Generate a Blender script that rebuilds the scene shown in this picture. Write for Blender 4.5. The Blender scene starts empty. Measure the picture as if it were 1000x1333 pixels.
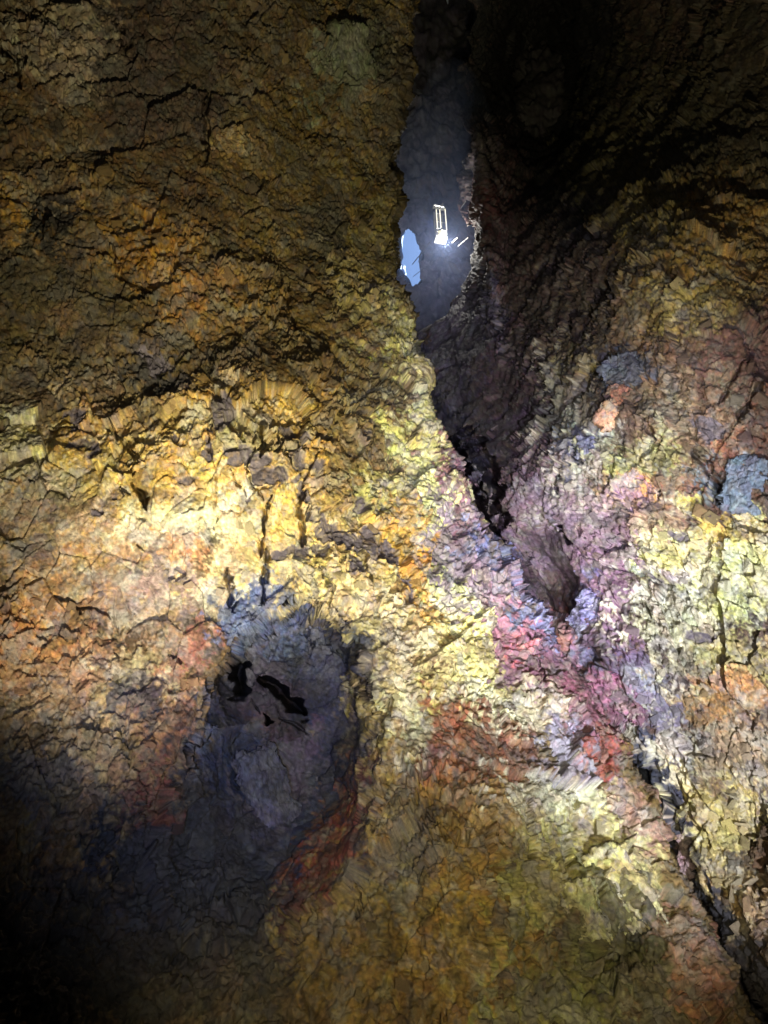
import bpy, bmesh, math, random
import numpy as np
from mathutils import Vector, Matrix
from concurrent.futures import ThreadPoolExecutor

# ------------------------------------------------------------------ camera
SC = bpy.context.scene
COL = SC.collection
PITCH = math.radians(35)
CAM = np.array([0.0, 0.0, 1.6])
RT = np.array([1.0, 0.0, 0.0])
UP = np.array([0.0, -math.sin(PITCH), math.cos(PITCH)])
FW = np.array([0.0, math.cos(PITCH), math.sin(PITCH)])

def at(px, py, d):
    """place in the cave that is seen at (px, py) of the 1000x1333 photograph, d metres deep"""
    px = np.asarray(px, float); py = np.asarray(py, float); d = np.asarray(d, float)
    a = ((px - 500) / 1000 * d)[..., None]; b = ((666.5 - py) / 1000 * d)[..., None]
    return CAM + RT * a + UP * b + FW * d[..., None]

cam_data = bpy.data.cameras.new('camera')
cam = bpy.data.objects.new('camera', cam_data); COL.objects.link(cam)
cam.location = CAM; cam.rotation_euler = (math.radians(90) + PITCH, 0, 0)
cam_data.sensor_fit = 'VERTICAL'; cam_data.sensor_height = 36; cam_data.lens = 36 * 1000 / 1333
cam_data.clip_end = 1000
SC.camera = cam

# ------------------------------------------------------------------ sky above the vent, exposure
world = bpy.data.worlds.new('World'); SC.world = world; world.use_nodes = True
wn = world.node_tree
bg = wn.nodes['Background']
sky = wn.nodes.new('ShaderNodeTexSky'); sky.sky_type = 'NISHITA'; sky.sun_disc = False
sky.sun_elevation = math.radians(52); sky.sun_rotation = math.radians(100); sky.ozone_density = 5
wn.links.new(sky.outputs[0], bg.inputs[0]); bg.inputs[1].default_value = 0.15
SC.view_settings.view_transform = 'Standard'; SC.view_settings.look = 'None'
SC.view_settings.exposure = 1.0; SC.view_settings.gamma = 1.0
SC.view_settings.use_curve_mapping = False
SC.render.engine = 'CYCLES'
SC.cycles.max_bounces = 6; SC.cycles.diffuse_bounces = 3; SC.cycles.glossy_bounces = 2
SC.cycles.volume_bounces = 0; SC.cycles.sample_clamp_indirect = 4
SC.cycles.use_denoising = True

# ------------------------------------------------------------------ flood lamps on the cave floor, and added fill lamps
def spot(name, loc, target, watts, deg, blend, col, size=0.25):
    d = bpy.data.lights.new(name, 'SPOT'); d.energy = watts; d.spot_size = math.radians(deg)
    d.spot_blend = blend; d.color = col; d.shadow_soft_size = size
    o = bpy.data.objects.new(name, d); COL.objects.link(o)
    o.location = loc
    o.rotation_euler = (Vector(target) - Vector(loc)).to_track_quat('-Z', 'Y').to_euler()
    return o
spot('flood_lamp', (-2.5, 10, -.4), at(215, 735, 24), 9600, 45, 1.0, (1.0, 0.90, 0.70), .12)
spot('flood_lamp', (8.5, 9, -.4), at(885, 840, 27), 20500, 58, 1.0, (0.95, 0.96, 1.0), .12)
spot('flood_lamp', (4.0, 11, -.4), at(610, 760, 28), 9500, 38, 1.0, (0.97, 0.97, 1.0), .12)
spot('flood_lamp', (2.5, 8.5, -.3), at(500, 180, 38), 17500, 84, 1.0, (.97, 0.88, 0.52), .2)  # wide warm fill added for the dim upper wall
spot('flood_lamp', (2.6, -1.0, 0.6), at(700, 550, 38), 19000, 34, 1.0, (0.78, 0.82, 1.0), .3)  # cool fill added near the camera to light the channel
spot('fill_lamp', (0.6, -1.0, 1.2), at(640, 620, 30), 1800, 90, 1.0, (1.0, 0.93, 0.8), .5)  # soft fill added to lift the black shadows
spot('fill_lamp', (-1.2, -0.5, 1.0), at(345, 940, 24), 4300, 38, 1.0, (.55, .64, 1.0), .5)  # bluish fill added for the tube mouth
spot('fill_lamp', (1.5, -0.5, 1.0), at(600, 1140, 22), 6800, 50, 1.0, (1.0, .86, .5), .5)  # warm fill added for the lower centre
# daylight falling obliquely into the vent
sun_d = bpy.data.lights.new('sun', 'SUN'); sun_d.energy = 5.0; sun_d.angle = math.radians(.5); sun_d.color = (.6, .78, 1)
sun = bpy.data.objects.new('sun', sun_d); COL.objects.link(sun)
ax_ = at(537, 338, 1.0) - CAM; ax_ /= np.linalg.norm(ax_)
sun.rotation_euler = Vector(-ax_ - RT * .33).to_track_quat('-Z', 'Y').to_euler()

# ------------------------------------------------------------------ noise
rng = np.random.RandomState(7)
TB = 1 << 14
TAB = rng.rand(TB, 3).astype(np.float32)
GRD = rng.normal(size=(TB, 3)).astype(np.float32); GRD /= np.linalg.norm(GRD, axis=1)[:, None]

def _h(ix, iy, iz, seed):
    return ((ix * 73856093) ^ (iy * 19349663) ^ (iz * 83492791) ^ (seed * 2654435)) & (TB - 1)

def _noise(P, seed):
    f = np.floor(P); i = f.astype(np.int64); t = (P - f).astype(np.float32)
    u = t * t * t * (t * (t * 6 - 15) + 10)
    out = 0
    for dx in (0, 1):
        wx = u[:, 0] if dx else 1 - u[:, 0]
        for dy in (0, 1):
            wy = u[:, 1] if dy else 1 - u[:, 1]
            for dz in (0, 1):
                wz = u[:, 2] if dz else 1 - u[:, 2]
                g = GRD[_h(i[:, 0] + dx, i[:, 1] + dy, i[:, 2] + dz, seed)]
                dot = g[:, 0] * (t[:, 0] - dx) + g[:, 1] * (t[:, 1] - dy) + g[:, 2] * (t[:, 2] - dz)
                out = out + wx * wy * wz * dot
    return out * 1.6

def _vor(P, seed):
    f = np.floor(P); i = f.astype(np.int64); t = (P - f).astype(np.float32)
    n = len(P)
    d1 = np.full(n, 9, np.float32); d2 = np.full(n, 9, np.float32)
    hid = np.zeros(n, np.int64); dl = np.zeros((n, 3), np.float32)
    for dx in (-1, 0, 1):
        for dy in (-1, 0, 1):
            for dz in (-1, 0, 1):
                h = _h(i[:, 0] + dx, i[:, 1] + dy, i[:, 2] + dz, seed)
                c = TAB[h]
                v = t - c; v[:, 0] -= dx; v[:, 1] -= dy; v[:, 2] -= dz
                d = v[:, 0] ** 2 + v[:, 1] ** 2 + v[:, 2] ** 2
                m = d < d1
                d2 = np.where(m, d1, np.minimum(d2, d))
                d1 = np.where(m, d, d1)
                hid = np.where(m, h, hid)
                dl[m] = v[m]
    return np.column_stack([np.sqrt(d1), np.sqrt(d2), TAB[(hid * 7 + 3) & (TB - 1)], dl,
                            GRD[(hid * 5 + 1) & (TB - 1)]]).astype(np.float32)
# columns: 0 F1, 1 F2, 2:5 random, 5:8 offset, 8:11 random direction

POOL = ThreadPoolExecutor(4)
def pm(fn, P, *a):
    n = len(P); k = 40000
    parts = [P[s:s + k] for s in range(0, n, k)]
    return np.concatenate(list(POOL.map(lambda q: fn(q, *a), parts)))
def noise(P, seed=0): return pm(_noise, P, seed)
def vor(P, seed=0): return pm(_vor, P, seed)
def fbm(P, octs, seed=0, gain=0.5):
    s = 0; a = 1.0; q = P
    for k in range(octs):
        s = s + a * noise(q, seed + k * 13); a *= gain; q = q * 2.03 + 17.3
    return s
def facet(v, step, tilt):
    return (v[:, 2] - 0.5) * step + (v[:, 5:8] * v[:, 8:11]).sum(1) * tilt
def ss(a, b, x):
    t = np.clip((x - a) / (b - a), 0, 1); return t * t * (3 - 2 * t)

def lin(c):
    c = np.array(c, float) / 255
    return np.where(c <= 0.04045, c / 12.92, ((c + 0.055) / 1.055) ** 2.4)

# ------------------------------------------------------------------ mineral map, some patches with shade put in: (x, y, rx, ry, turn, colour, strength, raggedness)
MINERALS = [
 # upper left wall
 (130, 200, 330, 260, 0, (104, 80, 50), .9, .6), (400, 230, 170, 300, 0, (112, 92, 48), .9, .6),
 (90, 55, 75, 75, 10, (150, 132, 108), .95, .5), (215, 90, 90, 110, 0, (78, 62, 54), .9, .8),
 (330, 60, 80, 70, 0, (100, 82, 54), .8, .8), (60, 290, 60, 30, 40, (52, 48, 48), .9, .8),
 (110, 240, 70, 40, 30, (146, 118, 70), .7, .9), (20, 290, 25, 50, 0, (170, 130, 60), .8, .8),
 (462, 75, 42, 62, 15, (104, 108, 84), .95, .4), (300, 185, 22, 20, 0, (160, 128, 70), .9, .4),
 (240, 250, 90, 60, 0, (98, 74, 42), .8, .9), (225, 375, 130, 75, 20, (150, 110, 44), .85, .8),
 (430, 300, 30, 55, 10, (66, 66, 62), .7, .8), (80, 380, 130, 45, 10, (76, 66, 42), .85, .9),
 (375, 420, 110, 80, 0, (122, 98, 54), .8, .8), (505, 170, 22, 160, 0, (74, 64, 46), .9, .6),
 (475, 390, 40, 70, -25, (160, 142, 84), .8, .8), (120, 440, 150, 45, 5, (96, 78, 44), .85, .9),
 (500, 330, 20, 120, 0, (120, 106, 56), .85, .7), (520, 440, 24, 60, -10, (178, 172, 88), .85, .7),
 (215, 485, 60, 22, 35, (66, 60, 60), .9, .8), (300, 480, 60, 30, 30, (92, 78, 56), .7, .8),
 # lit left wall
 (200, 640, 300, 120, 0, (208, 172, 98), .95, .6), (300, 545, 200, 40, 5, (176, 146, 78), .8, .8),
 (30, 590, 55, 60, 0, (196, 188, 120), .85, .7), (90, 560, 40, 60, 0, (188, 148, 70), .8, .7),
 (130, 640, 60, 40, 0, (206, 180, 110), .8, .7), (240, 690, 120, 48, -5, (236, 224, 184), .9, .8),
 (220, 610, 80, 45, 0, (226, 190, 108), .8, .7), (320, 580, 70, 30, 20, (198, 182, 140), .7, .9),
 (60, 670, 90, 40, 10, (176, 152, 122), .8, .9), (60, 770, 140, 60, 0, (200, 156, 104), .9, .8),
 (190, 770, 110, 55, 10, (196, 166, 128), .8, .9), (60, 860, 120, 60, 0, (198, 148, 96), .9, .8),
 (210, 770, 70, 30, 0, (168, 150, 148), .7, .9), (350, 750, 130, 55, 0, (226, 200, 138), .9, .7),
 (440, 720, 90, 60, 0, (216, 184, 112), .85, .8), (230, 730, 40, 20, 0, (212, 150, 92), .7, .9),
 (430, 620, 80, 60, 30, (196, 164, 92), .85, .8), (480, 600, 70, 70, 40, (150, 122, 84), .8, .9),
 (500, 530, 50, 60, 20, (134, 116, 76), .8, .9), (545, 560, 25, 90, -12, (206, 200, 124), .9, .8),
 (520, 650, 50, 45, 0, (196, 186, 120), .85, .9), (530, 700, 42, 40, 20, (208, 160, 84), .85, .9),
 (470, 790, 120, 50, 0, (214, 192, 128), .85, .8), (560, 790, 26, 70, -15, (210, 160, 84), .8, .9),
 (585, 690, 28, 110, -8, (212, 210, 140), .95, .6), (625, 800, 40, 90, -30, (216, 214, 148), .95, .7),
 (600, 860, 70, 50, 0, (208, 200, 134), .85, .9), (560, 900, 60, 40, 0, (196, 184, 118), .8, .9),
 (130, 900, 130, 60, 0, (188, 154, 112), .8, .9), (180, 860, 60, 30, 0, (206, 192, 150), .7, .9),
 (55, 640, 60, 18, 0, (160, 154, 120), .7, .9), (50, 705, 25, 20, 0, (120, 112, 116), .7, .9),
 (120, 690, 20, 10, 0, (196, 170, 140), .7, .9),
 # around and inside the lava tube; its shade and bluish ambient put into colour
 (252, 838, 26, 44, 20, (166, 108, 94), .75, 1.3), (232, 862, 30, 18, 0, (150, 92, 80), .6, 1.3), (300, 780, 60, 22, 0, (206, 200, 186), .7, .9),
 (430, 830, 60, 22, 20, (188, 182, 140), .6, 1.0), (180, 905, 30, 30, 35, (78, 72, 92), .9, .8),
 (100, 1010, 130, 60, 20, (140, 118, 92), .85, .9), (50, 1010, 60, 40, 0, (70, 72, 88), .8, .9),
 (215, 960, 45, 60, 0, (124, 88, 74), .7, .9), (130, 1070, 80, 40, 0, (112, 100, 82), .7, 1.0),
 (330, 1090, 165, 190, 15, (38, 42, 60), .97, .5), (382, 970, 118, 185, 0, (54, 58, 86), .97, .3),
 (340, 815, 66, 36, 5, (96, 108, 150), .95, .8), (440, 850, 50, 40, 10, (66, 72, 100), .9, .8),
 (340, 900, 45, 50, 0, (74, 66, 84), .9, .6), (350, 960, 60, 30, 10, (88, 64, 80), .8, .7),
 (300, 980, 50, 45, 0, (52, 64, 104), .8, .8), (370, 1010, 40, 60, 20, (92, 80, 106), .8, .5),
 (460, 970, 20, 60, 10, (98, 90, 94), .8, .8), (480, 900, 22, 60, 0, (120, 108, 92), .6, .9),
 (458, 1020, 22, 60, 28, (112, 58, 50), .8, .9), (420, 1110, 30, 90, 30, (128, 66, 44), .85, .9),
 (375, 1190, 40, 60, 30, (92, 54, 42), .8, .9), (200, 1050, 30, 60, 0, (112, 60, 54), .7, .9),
 (120, 1230, 260, 110, 0, (46, 44, 44), .9, .8), (240, 1130, 120, 70, 0, (44, 48, 62), .9, .8),  # unlit lower left put in as near-black colour
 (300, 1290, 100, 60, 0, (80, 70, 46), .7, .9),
 # lower middle
 (510, 900, 40, 60, 0, (176, 160, 116), .8, .9), (500, 1010, 36, 110, 8, (168, 146, 84), .85, .8),
 (600, 1140, 150, 170, 0, (142, 112, 52), .95, .7), (590, 960, 66, 60, 0, (134, 82, 56), .92, .8),
 (650, 970, 60, 50, 30, (122, 78, 56), .9, .8), (590, 1010, 30, 30, 0, (140, 98, 54), .8, .9),
 (530, 940, 22, 60, 0, (180, 178, 140), .7, .9), (520, 1090, 30, 60, 0, (112, 104, 80), .7, .9),
 (450, 1200, 60, 90, 20, (128, 108, 64), .9, .8), (520, 1260, 120, 90, 0, (108, 86, 42), .9, .7),
 (650, 1260, 100, 90, 0, (126, 104, 54), .85, .8), (660, 1100, 50, 70, 0, (140, 112, 58), .8, .9),
 # gully and its lips
 (655, 790, 38, 150, -34, (122, 98, 130), .9, .9), (615, 680, 18, 100, -14, (132, 110, 134), .85, .9),
 (700, 810, 34, 60, -35, (142, 92, 118), .85, 1), (660, 820, 24, 40, -30, (170, 112, 132), .8, .9),
 (655, 745, 14, 60, -36, (108, 114, 160), .9, .8), (700, 800, 12, 60, -40, (116, 122, 164), .9, .8),
 (580, 600, 14, 70, -14, (128, 70, 90), .9, .8), (600, 640, 14, 40, -14, (146, 98, 120), .8, .8),
 (682, 838, 10, 12, 0, (222, 122, 130), .9, .5), (720, 870, 54, 34, 10, (136, 94, 122), .85, 1),
 (760, 930, 56, 60, -20, (136, 82, 104), .92, 1), (640, 905, 60, 22, 20, (206, 200, 160), .85, .9),
 (700, 930, 40, 40, 0, (186, 176, 150), .8, .9), (740, 1000, 60, 45, 20, (142, 134, 158), .88, .9),
 (700, 1040, 60, 40, 20, (170, 170, 150), .8, .9), (785, 985, 22, 30, 0, (156, 76, 64), .9, .8),
 (760, 1060, 70, 40, 20, (188, 190, 160), .85, .8), (800, 1120, 50, 90, -25, (180, 172, 116), .92, .7),
 (720, 1130, 60, 80, -20, (150, 144, 88), .85, .8), (840, 1070, 22, 45, -20, (160, 128, 116), .8, .8),
 (800, 1230, 90, 80, 0, (96, 94, 60), .9, .8), (740, 1300, 90, 60, 0, (120, 118, 66), .85, .8),  # first patch puts the shadow of the recess into dark olive
 (890, 1230, 30, 50, -30, (150, 112, 92), .8, .9), (850, 1300, 50, 50, 0, (128, 122, 92), .8, .8),
 (920, 1290, 26, 40, -20, (168, 120, 96), .8, .8),
]
MINERALS_RIGHT = [
 (705, 130, 125, 240, 0, (28, 25, 27), .97, .6), (640, 300, 60, 120, 0, (92, 66, 66), .9, .7),  # first patch: darkness of the unlit alcove put into near-black rock colour
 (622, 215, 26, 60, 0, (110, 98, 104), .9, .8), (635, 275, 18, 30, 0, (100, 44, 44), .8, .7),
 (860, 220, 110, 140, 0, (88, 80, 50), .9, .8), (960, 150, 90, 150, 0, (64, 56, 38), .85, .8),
 (900, 330, 130, 90, 0, (138, 108, 54), .9, .8), (840, 290, 60, 60, 0, (120, 108, 62), .8, .8),
 (960, 340, 60, 40, 0, (156, 124, 74), .8, .8), (880, 410, 70, 50, 0, (156, 136, 72), .85, .9),
 (740, 400, 70, 120, 0, (84, 66, 62), .92, .8), (800, 430, 60, 50, 0, (118, 96, 70), .8, .9),
 (600, 440, 60, 100, 0, (84, 76, 100), .95, .5), (620, 560, 60, 90, -20, (84, 74, 100), .95, .5),
 (660, 520, 40, 90, 0, (98, 72, 84), .92, .8), (690, 620, 50, 80, -10, (114, 86, 106), .9, .9),
 (900, 470, 90, 50, 0, (122, 96, 76), .9, .9), (960, 500, 80, 80, 0, (108, 76, 74), .9, .8),
 (870, 560, 110, 60, -10, (140, 114, 92), .85, .9), (740, 540, 40, 60, 0, (158, 148, 136), .85, .9),
 (765, 575, 34, 22, 0, (196, 204, 184), .85, .9), (815, 480, 30, 28, 0, (74, 78, 92), .95, .5),
 (760, 470, 24, 30, 30, (176, 156, 112), .8, .8), (755, 630, 30, 50, 0, (190, 184, 180), .85, .9),
 (745, 585, 14, 22, 0, (112, 112, 140), .9, .5), (850, 610, 50, 50, 30, (176, 170, 116), .8, .9),
 (840, 640, 75, 18, 0, (200, 154, 96), .85, .9), (900, 640, 40, 30, 0, (128, 92, 84), .8, .9),
 (966, 630, 26, 42, -15, (112, 124, 142), .9, .9), (990, 560, 30, 60, 30, (124, 78, 60), .85, .8),
 (990, 650, 14, 40, 0, (104, 66, 50), .8, .8), (780, 680, 70, 50, 0, (150, 120, 140), .88, 1),
 (720, 680, 30, 60, -10, (138, 120, 142), .85, .9), (850, 690, 60, 30, 0, (168, 142, 112), .8, .9),
 (930, 740, 120, 60, 0, (206, 202, 132), .95, .8), (950, 690, 50, 20, 0, (196, 170, 92), .8, .9),
 (800, 740, 34, 70, -10, (150, 112, 144), .9, 1), (712, 756, 58, 92, -30, (112, 86, 108), .95, .7), (736, 800, 24, 50, -34, (120, 84, 84), .7, .9),  # gully hollow: mauve rock, darkened in colour to deepen its shade
 (768, 800, 20, 40, -30, (120, 114, 160), .9, .8), (740, 830, 36, 26, 0, (178, 106, 106), .85, .8),
 (765, 855, 30, 32, 0, (92, 88, 124), .9, .8), (810, 830, 36, 56, 0, (136, 98, 130), .85, 1),
 (880, 830, 70, 60, 0, (214, 208, 178), .92, .8), (960, 860, 70, 40, 0, (178, 166, 110), .85, .9),
 (870, 780, 50, 30, 0, (206, 200, 190), .8, .9), (880, 860, 26, 18, 0, (110, 104, 96), .7, .9),
 (820, 890, 36, 36, 0, (104, 92, 128), .85, 1), (930, 920, 70, 40, 0, (166, 126, 82), .85, .9),
 (850, 930, 40, 30, 0, (122, 114, 142), .88, .9), (800, 920, 40, 30, 0, (150, 90, 120), .85, .9),
 (870, 980, 50, 50, 0, (168, 164, 152), .88, .9), (950, 990, 60, 60, 0, (150, 130, 100), .88, .9),
 (900, 1060, 40, 60, -25, (196, 188, 138), .9, .8), (960, 1100, 60, 90, -15, (178, 162, 102), .9, .8),
 (990, 1120, 22, 50, 0, (92, 68, 44), .9, .6), (960, 1200, 60, 50, -20, (160, 138, 96), .9, .8),
 (985, 1270, 40, 50, 0, (150, 126, 100), .85, .8), (895, 1110, 14, 60, -20, (166, 140, 148), .85, .7),
]
SLATE = [  # small flakes broken down to dark slate, slightly sunk
 (440, 690, 26, 10, 35), (500, 722, 30, 17, 35), (310, 605, 16, 10, 20), (335, 607, 14, 11, 0), (246, 632, 10, 7, -20),
 (152, 652, 9, 6, 0), (383, 600, 7, 16, -25), (408, 610, 12, 8, 0), (534, 762, 5, 18, 0), (275, 590, 7, 22, 0),
 (290, 545, 16, 24, 10), (220, 575, 10, 6, 30), (105, 585, 22, 8, 10), (128, 598, 12, 7, -20), (350, 625, 20, 9, 10),
 (375, 720, 24, 5, -10), (425, 715, 11, 8, 0), (450, 705, 14, 8, 60), (470, 650, 14, 7, 35), (376, 560, 22, 9, 45),
 (100, 545, 18, 12, 30), (205, 470, 26, 9, 30), (230, 748, 12, 3, 0), (130, 680, 12, 8, 0), (485, 690, 12, 5, 35),
 (395, 640, 14, 8, 40), (320, 660, 8, 5, 0), (700, 985, 16, 8, 20), (790, 475, 14, 8, 0), (925, 560, 22, 9, 30),
 (880, 700, 12, 5, 20), (920, 830, 16, 7, 0), (860, 760, 10, 5, 0), (515, 745, 14, 6, 40), (462, 735, 8, 16, -20),
]
CRACKS = [  # polyline, half width in photo pixels, depth in metres
 ([(339, 540), (341, 570), (337, 600)], 4.5, 1.3), ([(352, 655), (347, 700), (349, 745), (344, 792)], 3.0, 1.4),
 ([(338, 700), (352, 722), (349, 745)], 2.5, .8), ([(296, 735), (301, 755), (303, 790)], 3.8, 1.2),
 ([(392, 625), (397, 645), (391, 668), (400, 690), (400, 708)], 3.5, 1.4), ([(409, 655), (402, 685)], 2.5, .8),
 ([(406, 590), (398, 615), (392, 630)], 2.2, .8), ([(357, 560), (358, 590), (372, 605)], 2.5, .9),
 ([(182, 638), (192, 652), (196, 663)], 4.5, 1.8), ([(160, 612), (180, 624), (194, 614)], 2.0, .7),
 ([(145, 548), (158, 575), (178, 600), (194, 614)], 1.8, .7), ([(150, 552), (172, 588), (190, 606)], 1.6, .6),
 ([(120, 554), (60, 548)], 1.6, .5), ([(160, 640), (178, 648)], 2.2, .9), ([(34, 628), (50, 625)], 3, 1.0),
 ([(78, 777), (95, 782), (106, 790), (122, 790), (142, 797), (146, 806)], 2.0, .9), ([(107, 788), (107, 803)], 1.6, .6),
 ([(50, 832), (64, 840)], 2, .6), ([(145, 850), (152, 862)], 2.4, .8), ([(182, 708), (187, 718)], 2.6, .8),
 ([(278, 540), (279, 600), (281, 660), (279, 700)], 1.2, .4), ([(330, 560), (320, 620), (345, 660)], 1.4, .5),
 ([(420, 740), (432, 770), (436, 795)], 1.8, .6), ([(425, 748), (440, 780)], 1.4, .4), ([(470, 720), (480, 745), (483, 768)], 2.6, .8),
 ([(300, 620), (318, 655)], 1.6, .5), ([(405, 555), (412, 590)], 1.6, .5), ([(225, 850), (240, 865), (243, 875)], 2.4, .8),
 ([(402, 790), (404, 830), (408, 850)], 2.0, .7), ([(455, 870), (475, 890), (490, 930)], 2.2, .7),
 ([(510, 905), (495, 960), (488, 985), (478, 1010)], 3.0, .9), ([(460, 1030), (445, 1060)], 2.0, .6),
 ([(455, 1140), (458, 1190)], 2.5, .7), ([(740, 1110), (755, 1135)], 2, .6), ([(790, 1165), (812, 1185), (828, 1195)], 3.0, 1.0),
 ([(700, 850), (712, 868), (708, 880), (730, 890)], 2.2, .7), ([(683, 815), (700, 830)], 1.8, .6),
 ([(270, 120), (275, 160), (268, 210)], 2.5, .8), ([(0, 60), (18, 95), (30, 120)], 3.0, .9), ([(150, 20), (165, 60)], 2.0, .6),
 ([(270, 170), (271, 195)], 3, .8), ([(430, 30), (420, 60)], 3, .8), ([(255, 505), (290, 530)], 2.4, .7),
 ([(380, 350), (384, 420), (400, 470)], 2.4, .7), ([(145, 325), (160, 360), (190, 390)], 2.4, .6),
 ([(640, 1085), (660, 1110)], 2, .5), ([(560, 1040), (572, 1090)], 2, .5), ([(605, 1070), (612, 1085)], 3.5, .7),
 ([(360, 570), (420, 600), (470, 640)], 1.4, .5), ([(380, 540), (440, 585), (500, 640)], 1.4, .5), ([(430, 520), (490, 590)], 1.6, .5),
]
CRACKS_RIGHT = [
 ([(584, 560), (600, 600), (618, 645), (640, 690), (652, 712)], 8, 8.0), ([(600, 545), (625, 590), (650, 640), (664, 672)], 10, 5.0),
 ([(762, 548), (776, 536), (786, 528)], 6, 1.4), ([(757, 595), (763, 612)], 3.5, 1.0), ([(775, 500), (792, 492), (810, 500)], 2, .7),
 ([(730, 615), (724, 640)], 4, 1.2), ([(735, 690), (742, 712)], 6, 1.6), ([(790, 715), (808, 708)], 4, 1.0),
 ([(845, 540), (860, 580), (835, 600)], 3, .8), ([(905, 590), (930, 625), (945, 665)], 4, .9), ([(865, 645), (862, 655)], 3, .9),
 ([(975, 480), (950, 500), (930, 530)], 3.5, .9), ([(1000, 510), (960, 560)], 4, 1.0), ([(700, 470), (705, 520), (698, 560)], 3, .9),
 ([(680, 430), (676, 500)], 3, .9), ([(655, 400), (662, 470)], 3, .9), ([(735, 400), (728, 450), (740, 480)], 3.5, 1.0),
 ([(790, 360), (798, 410), (788, 440)], 4, 1.1), ([(775, 330), (770, 380), (780, 400)], 4, 1.1), ([(870, 330), (875, 380)], 3, .8),
 ([(840, 790), (850, 815)], 2.5, .8), ([(880, 1010), (900, 1060), (925, 1105)], 2.5, .7), ([(940, 1075), (985, 1085)], 2.5, .7),
 ([(975, 1090), (990, 1130), (1005, 1170)], 9, 1.2), ([(930, 1190), (950, 1240), (985, 1262)], 4, 1.0), ([(905, 1130), (925, 1180)], 3, .8),
 ([(760, 680), (770, 700)], 2, .6), ([(800, 600), (790, 640)], 2.2, .7), ([(815, 560), (800, 600)], 2.0, .7), ([(720, 560), (722, 600)], 3, .8),
]
TUBE_HOLES = [([(316, 860), (311, 880), (314, 898)], 8, 12), ([(338, 880), (360, 888), (378, 905), (398, 928)], 7, 12),
              ([(343, 925), (352, 938), (364, 938)], 5.5, 8), ([(370, 932), (388, 940), (402, 955)], 2.2, 1.0),
              ([(325, 905), (335, 925)], 2.0, .8)]

def seg_dist(px, py, pts):
    best = np.full(px.shape, 1e9, np.float32)
    for (x0, y0), (x1, y1) in zip(pts[:-1], pts[1:]):
        dx, dy = x1 - x0, y1 - y0
        t = np.clip(((px - x0) * dx + (py - y0) * dy) / (dx * dx + dy * dy + 1e-6), 0, 1)
        best = np.minimum(best, np.hypot(px - x0 - t * dx, py - y0 - t * dy))
    return best

def groove(px, py, cracks):
    out = np.zeros(px.shape, np.float32)
    for pts, w, dep in cracks:
        xs = [p[0] for p in pts]; ys = [p[1] for p in pts]
        m = (px > min(xs) - 3 * w - 6) & (px < max(xs) + 3 * w + 6) & (py > min(ys) - 3 * w - 6) & (py < max(ys) + 3 * w + 6)
        if not m.any(): continue
        d = seg_dist(px[m], py[m], pts)
        # taper towards both ends
        e = np.minimum(np.hypot(px[m] - xs[0], py[m] - ys[0]), np.hypot(px[m] - xs[-1], py[m] - ys[-1]))
        ww = w * (0.3 + 0.7 * ss(0, 14, e)) * (1 + .25 * np.sin(py[m] / 5.3 + px[m] / 7) + .15 * np.sin(py[m] / 2.3 + 2))
        out[m] = np.maximum(out[m], dep * np.clip(1.25 - d / ww, 0, 1) ** 0.6)
    return out

def ell(px, py, x, y, rx, ry, a):
    c, s = math.cos(math.radians(a)), math.sin(math.radians(a))
    u = (px - x) * c + (py - y) * s; v = -(px - x) * s + (py - y) * c
    return np.sqrt((u / rx) ** 2 + (v / ry) ** 2)

def rbf(px, py, ctrl):
    """smooth depth through control points (thin plate, lightly relaxed)"""
    c = np.array(ctrl, float); X = c[:, :2] / 300; n = len(c)
    def k(r2): return r2 * np.log(r2 + 1e-9) * 0.5
    R2 = ((X[:, None] - X[None]) ** 2).sum(-1)
    A = np.zeros((n + 3, n + 3)); A[:n, :n] = k(R2) + np.eye(n) * 0.02
    A[:n, n] = 1; A[:n, n + 1:] = X; A[n, :n] = 1; A[n + 1:, :n] = X.T
    w = np.linalg.solve(A, np.concatenate([c[:, 2], [0, 0, 0]]))
    out = w[n] + w[n + 1] * px / 300 + w[n + 2] * py / 300
    for i in range(n):
        out = out + w[i] * k((px / 300 - X[i, 0]) ** 2 + (py / 300 - X[i, 1]) ** 2)
    return out

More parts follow.
